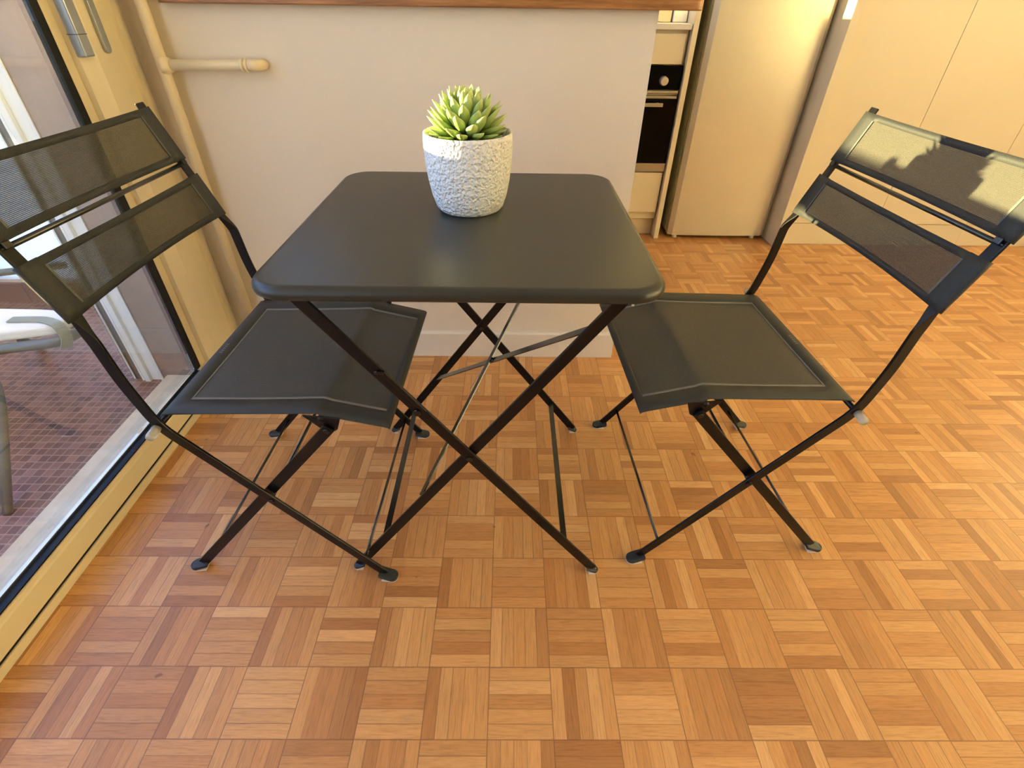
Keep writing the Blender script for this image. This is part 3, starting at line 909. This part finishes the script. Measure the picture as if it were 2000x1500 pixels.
fy = lambda x, z, y: (x-ox, y-oy, z)
def lbar(name, xa, za, xb, zb, y0, y1, w=.021, parent=None):
    b = BM(); ribbon(b, [(xa, za), (xb, zb)], w, y0, y1, fy); return link(name, b, M_FRAME, parent=parent or T, bevel=.0012)
YA0, YA1 = .644, .650     # front outer
YB0, YB1 = .6515, .6575   # front inner
YC0, YC1 = 1.110, 1.116   # back outer
YD0, YD1 = 1.1025, 1.1085 # back inner
A1 = (-.322, .728, .201, .012); B1 = (.183, .728, -.340, .012)
legs = []
for (q, ya, yb) in ((A1, YA0, YA1), (B1, YB0, YB1), (A1, YC0, YC1), (B1, YD0, YD1)):
    legs.append(lbar('leg', *q, ya, yb))
def tfoot(leg, x, y, s):
    b = BM()
    def outline(w, l0, l1, k=8):
        out = []
        for i in range(k+1):
            a = math.pi*i/k; out.append((w*math.cos(a), l1-w+w*math.sin(a)))
        return out+[(-w, l0), (w, l0)]
    f = lambda a, l, z: (x-ox+s*(l-.002), y-oy+a, z+max(0, .010-l)*.5)
    prism(b, outline(.0095, -.012, .016), .0018, .0085, f); link('foot', b, M_FOOT, parent=leg, bevel=.0015)
    b = BM(); prism(b, outline(.0092, -.006, .0158), 0, .0017, lambda a, l, z: (x-ox+s*(l-.002), y-oy+a, z)); link('felt_pad', b, M_FELT, parent=leg)
    b = BM(); disc(b, (x-ox+s*.005, y-oy, .0088), (0, 0, 1), .0042, .0014); link('rivet', b, M_SILV, parent=leg)
tfoot(legs[0], .201, .647, 1); tfoot(legs[1], -.340, .6545, -1); tfoot(legs[2], .201, 1.113, 1); tfoot(legs[3], -.340, 1.1055, -1)
for y_, n_ in ((.643, -1), (1.1015, -1)):
    b = BM(); disc(b, (-.0695-ox, y_-oy, .378), (0, n_, 0), .006, .003); link('bolt', b, M_RIVET, parent=T)
# rails under the top carrying the legs
for xa_, xb_ in ((-.33, -.30), (.165, .20)):
    b = BM(); box(b, (xa_-ox, .640-oy, .716), (xb_-ox, 1.12-oy, .7345)); link('under_rail', b, M_FRAME, parent=T, bevel=.002)
# locking stay on the left front leg
dA = Vector((A1[2]-A1[0], A1[3]-A1[1])).normalized(); nA = Vector((-dA.y, dA.x)); nA = nA if nA.y > 0 else -nA
pA = Vector((A1[0], A1[1]))
def onA(s_, off): q = pA+dA*s_+nA*off; return (q.x, q.y)
s0 = .188
b = BM(); ribbon(b, [onA(s0, .0085), onA(s0+.105, .0085)], .007, .6400, .6435, fy)
stay = link('locking_stay', b, M_FRAME, parent=T, bevel=.001)
b = BM(); ribbon(b, [onA(s0-.006, .004), onA(s0+.001, .0115)], .006, .6385, .6435, fy)
link('catch', b, M_RIVET, parent=stay)
b = BM(); disc(b, (onA(s0-.006, .0)[0]-ox, .6425-oy, onA(s0-.006, 0)[1]), (0, -1, 0), .004, .004); link('rivet', b, M_RIVET, parent=stay)
b = BM(); disc(b, (onA(s0+.098, -.004)[0]-ox, .642-oy, onA(s0+.098, -.004)[1]), (0, -1, 0), .0075, .005); link('bolt', b, M_RIVET, parent=stay)
# crossed braces between the inner legs
def atB(z): k = (z-B1[1])/(B1[3]-B1[1]); return B1[0]+(B1[2]-B1[0])*k
def brace(z1, z2, off, w=.013):
    b = BM(); bar(b, (atB(z1)-ox-off*.7, YB1-oy+.001, z1+off), (atB(z2)-ox-off*.7, YD0-oy-.001, z2+off), w, .0025, (-.7, 0, .72)); return b
br1 = link('brace', brace(.655, .205, .004), M_ROD, parent=T)
br2 = link('brace', brace(.245, .62, .008), M_ROD, parent=T)
b = BM(); disc(b, (atB(.435)-ox-.002, .885-oy, .440), (-.7, 0, .72), .004, .012); link('bolt', b, M_RIVET, parent=T)
# low stretchers
for (q, z_, ya, yb) in ((A1, .112, YA1, YC0), (B1, .112, YB1, YD0)):
    k = (z_-q[1])/(q[3]-q[1]); x_ = q[0]+(q[2]-q[0])*k
    b = BM(); bar(b, (x_-ox, ya-oy-.001, z_), (x_-ox, yb-oy+.001, z_), .013, .003, (.15, 0, 1)); link('stretcher', b, M_ROD, parent=T)
# wire hook hanging from the brace
b = BM(); tube(b, fillet([(-.056-ox, .905-oy, .404), (-.060-ox, .900-oy, .395), (-.088-ox, .895-oy, .340), (-.078-ox, .893-oy, .333), (-.066-ox, .893-oy, .338)], .006, 4), .0018, 10)
link('hook', b, M_STEEL, parent=T, smooth=True)
# white tag hanging at the corner
b = BM(); bar(b, (.183-ox, .640-oy, .735), (.182-ox, .632-oy, .716), .0035, .002, (0, 1, 0)); link('tag', b, M_FELT, parent=T)

# ================================================================ SUCCULENT IN POT
PX, PY = -.0735, .9345
pt = thing('potted_succulent', 'green succulent rosette in a hammered white ceramic pot on the table', 'plant', (PX, PY, ZT))
b = BM()
outp = [(.0, .0), (.050, .0), (.0575, .002), (.0625, .008), (.069, .028), (.0742, .055), (.0775, .085), (.0785, .110), (.0780, .128), (.0772, .1335), (.0755, .1345), (.0738, .1330), (.0730, .125), (.071, .112), (.0, .112)]
lathe(b, outp, 96); bmesh.ops.remove_doubles(b, verts=b.verts, dist=1e-5)
link('pot', b, M_POT, parent=pt, smooth=True)
b = BM()
rings = 14
for i in range(900):
    a = random.random()*2*math.pi; r_ = .070*math.sqrt(random.random()); s = random.uniform(.0010, .0026)
    z = .1165+random.uniform(-.001, .0035)
    c = Vector((r_*math.cos(a), r_*math.sin(a), z))
    ax = Vector((random.uniform(-1, 1), random.uniform(-1, 1), random.uniform(-.5, 1))).normalized()
    q = ax.to_track_quat('Z', 'Y').to_matrix()
    v = [b.verts.new(c+q @ Vector(p)*s) for p in ((1, 0, 0), (0, 1, 0), (-1, 0, 0), (0, -1, 0), (0, 0, 1.4), (0, 0, -1))]
    for f in ((0,1,4),(1,2,4),(2,3,4),(3,0,4),(1,0,5),(2,1,5),(3,2,5),(0,3,5)): b.faces.new([v[k] for k in f])
lathe(b, [(.0, .116), (.04, .1165), (.0725, .115)], 40)
so = link('soil', b, M_SOIL, parent=pt); so['kind'] = 'stuff'

def leaf(b, base, yaw_, el, L_, w, curl):
    """fleshy pointed leaf: lofted rings, keeled underside"""
    uvl = b.loops.layers.uv.verify()
    n, m = 9, 10; rows = []
    fwd = Vector((math.cos(yaw_)*math.cos(el), math.sin(yaw_)*math.cos(el), math.sin(el)))
    side = Vector((-math.sin(yaw_), math.cos(yaw_), 0)); upv = side.cross(fwd) * -1
    if upv.z < 0 and el < 1.2: upv = -upv
    for i in range(n+1):
        u = i/n
        ww = w*(.42+1.02*u**.9)*(1-u**3)**1.05 if u < 1 else 0
        ww = max(ww, .0003); th = .30*w*(1-u**2.5)+.0003
        cpt = base+fwd*L_*u+upv*(curl*L_*u*u)
        ring = []
        for k in range(m):
            a = 2*math.pi*k/m; ca, sa = math.cos(a), math.sin(a)
            h_ = sa*th*(1.0 if sa < 0 else .45)
            h_ += abs(ca)**2*th*.35
            ring.append(b.verts.new(cpt+side*ca*ww*.5+upv*h_))
        rows.append(ring)
    for i in range(n):
        for k in range(m):
            f = b.faces.new((rows[i][k], rows[i][(k+1) % m], rows[i+1][(k+1) % m], rows[i+1][k])); f.smooth = True
            for lp, uu in zip(f.loops, (i, i, i+1, i+1)): lp[uvl].uv = (k/m, uu/n)
    b.faces.new(rows[0][::-1]); b.faces.new(rows[-1])
b = BM()
NL = 88; ga = math.radians(137.508)
for i in range(NL):
    k = i/NL                                   # 0 centre ... 1 outside
    yw = i*ga+random.uniform(-.15, .15)
    el = math.radians(86-84*k**.75+random.uniform(-6, 6))
    L_ = .046+.008*math.sin(math.pi*min(1, k*1.2))-.010*max(0, k-.6)/.4+random.uniform(-.003, .003)
    r0 = .003+.034*k**.8
    z0 = .156-.036*k**1.2
    base = Vector((-.001+r0*math.cos(yw), .002+r0*math.sin(yw), z0))
    leaf(b, base, yw, el, L_, .0195+.0035*math.sin(math.pi*k)+random.uniform(-.0015, .0015), random.uniform(.04, .14))
# short stem carrying the rosette
tube(b, [(-.001, .002, .112), (-.001, .002, .150)], [.022, .010], 12)
me_o = link('rosette', b, M_LEAF, parent=pt, smooth=True)
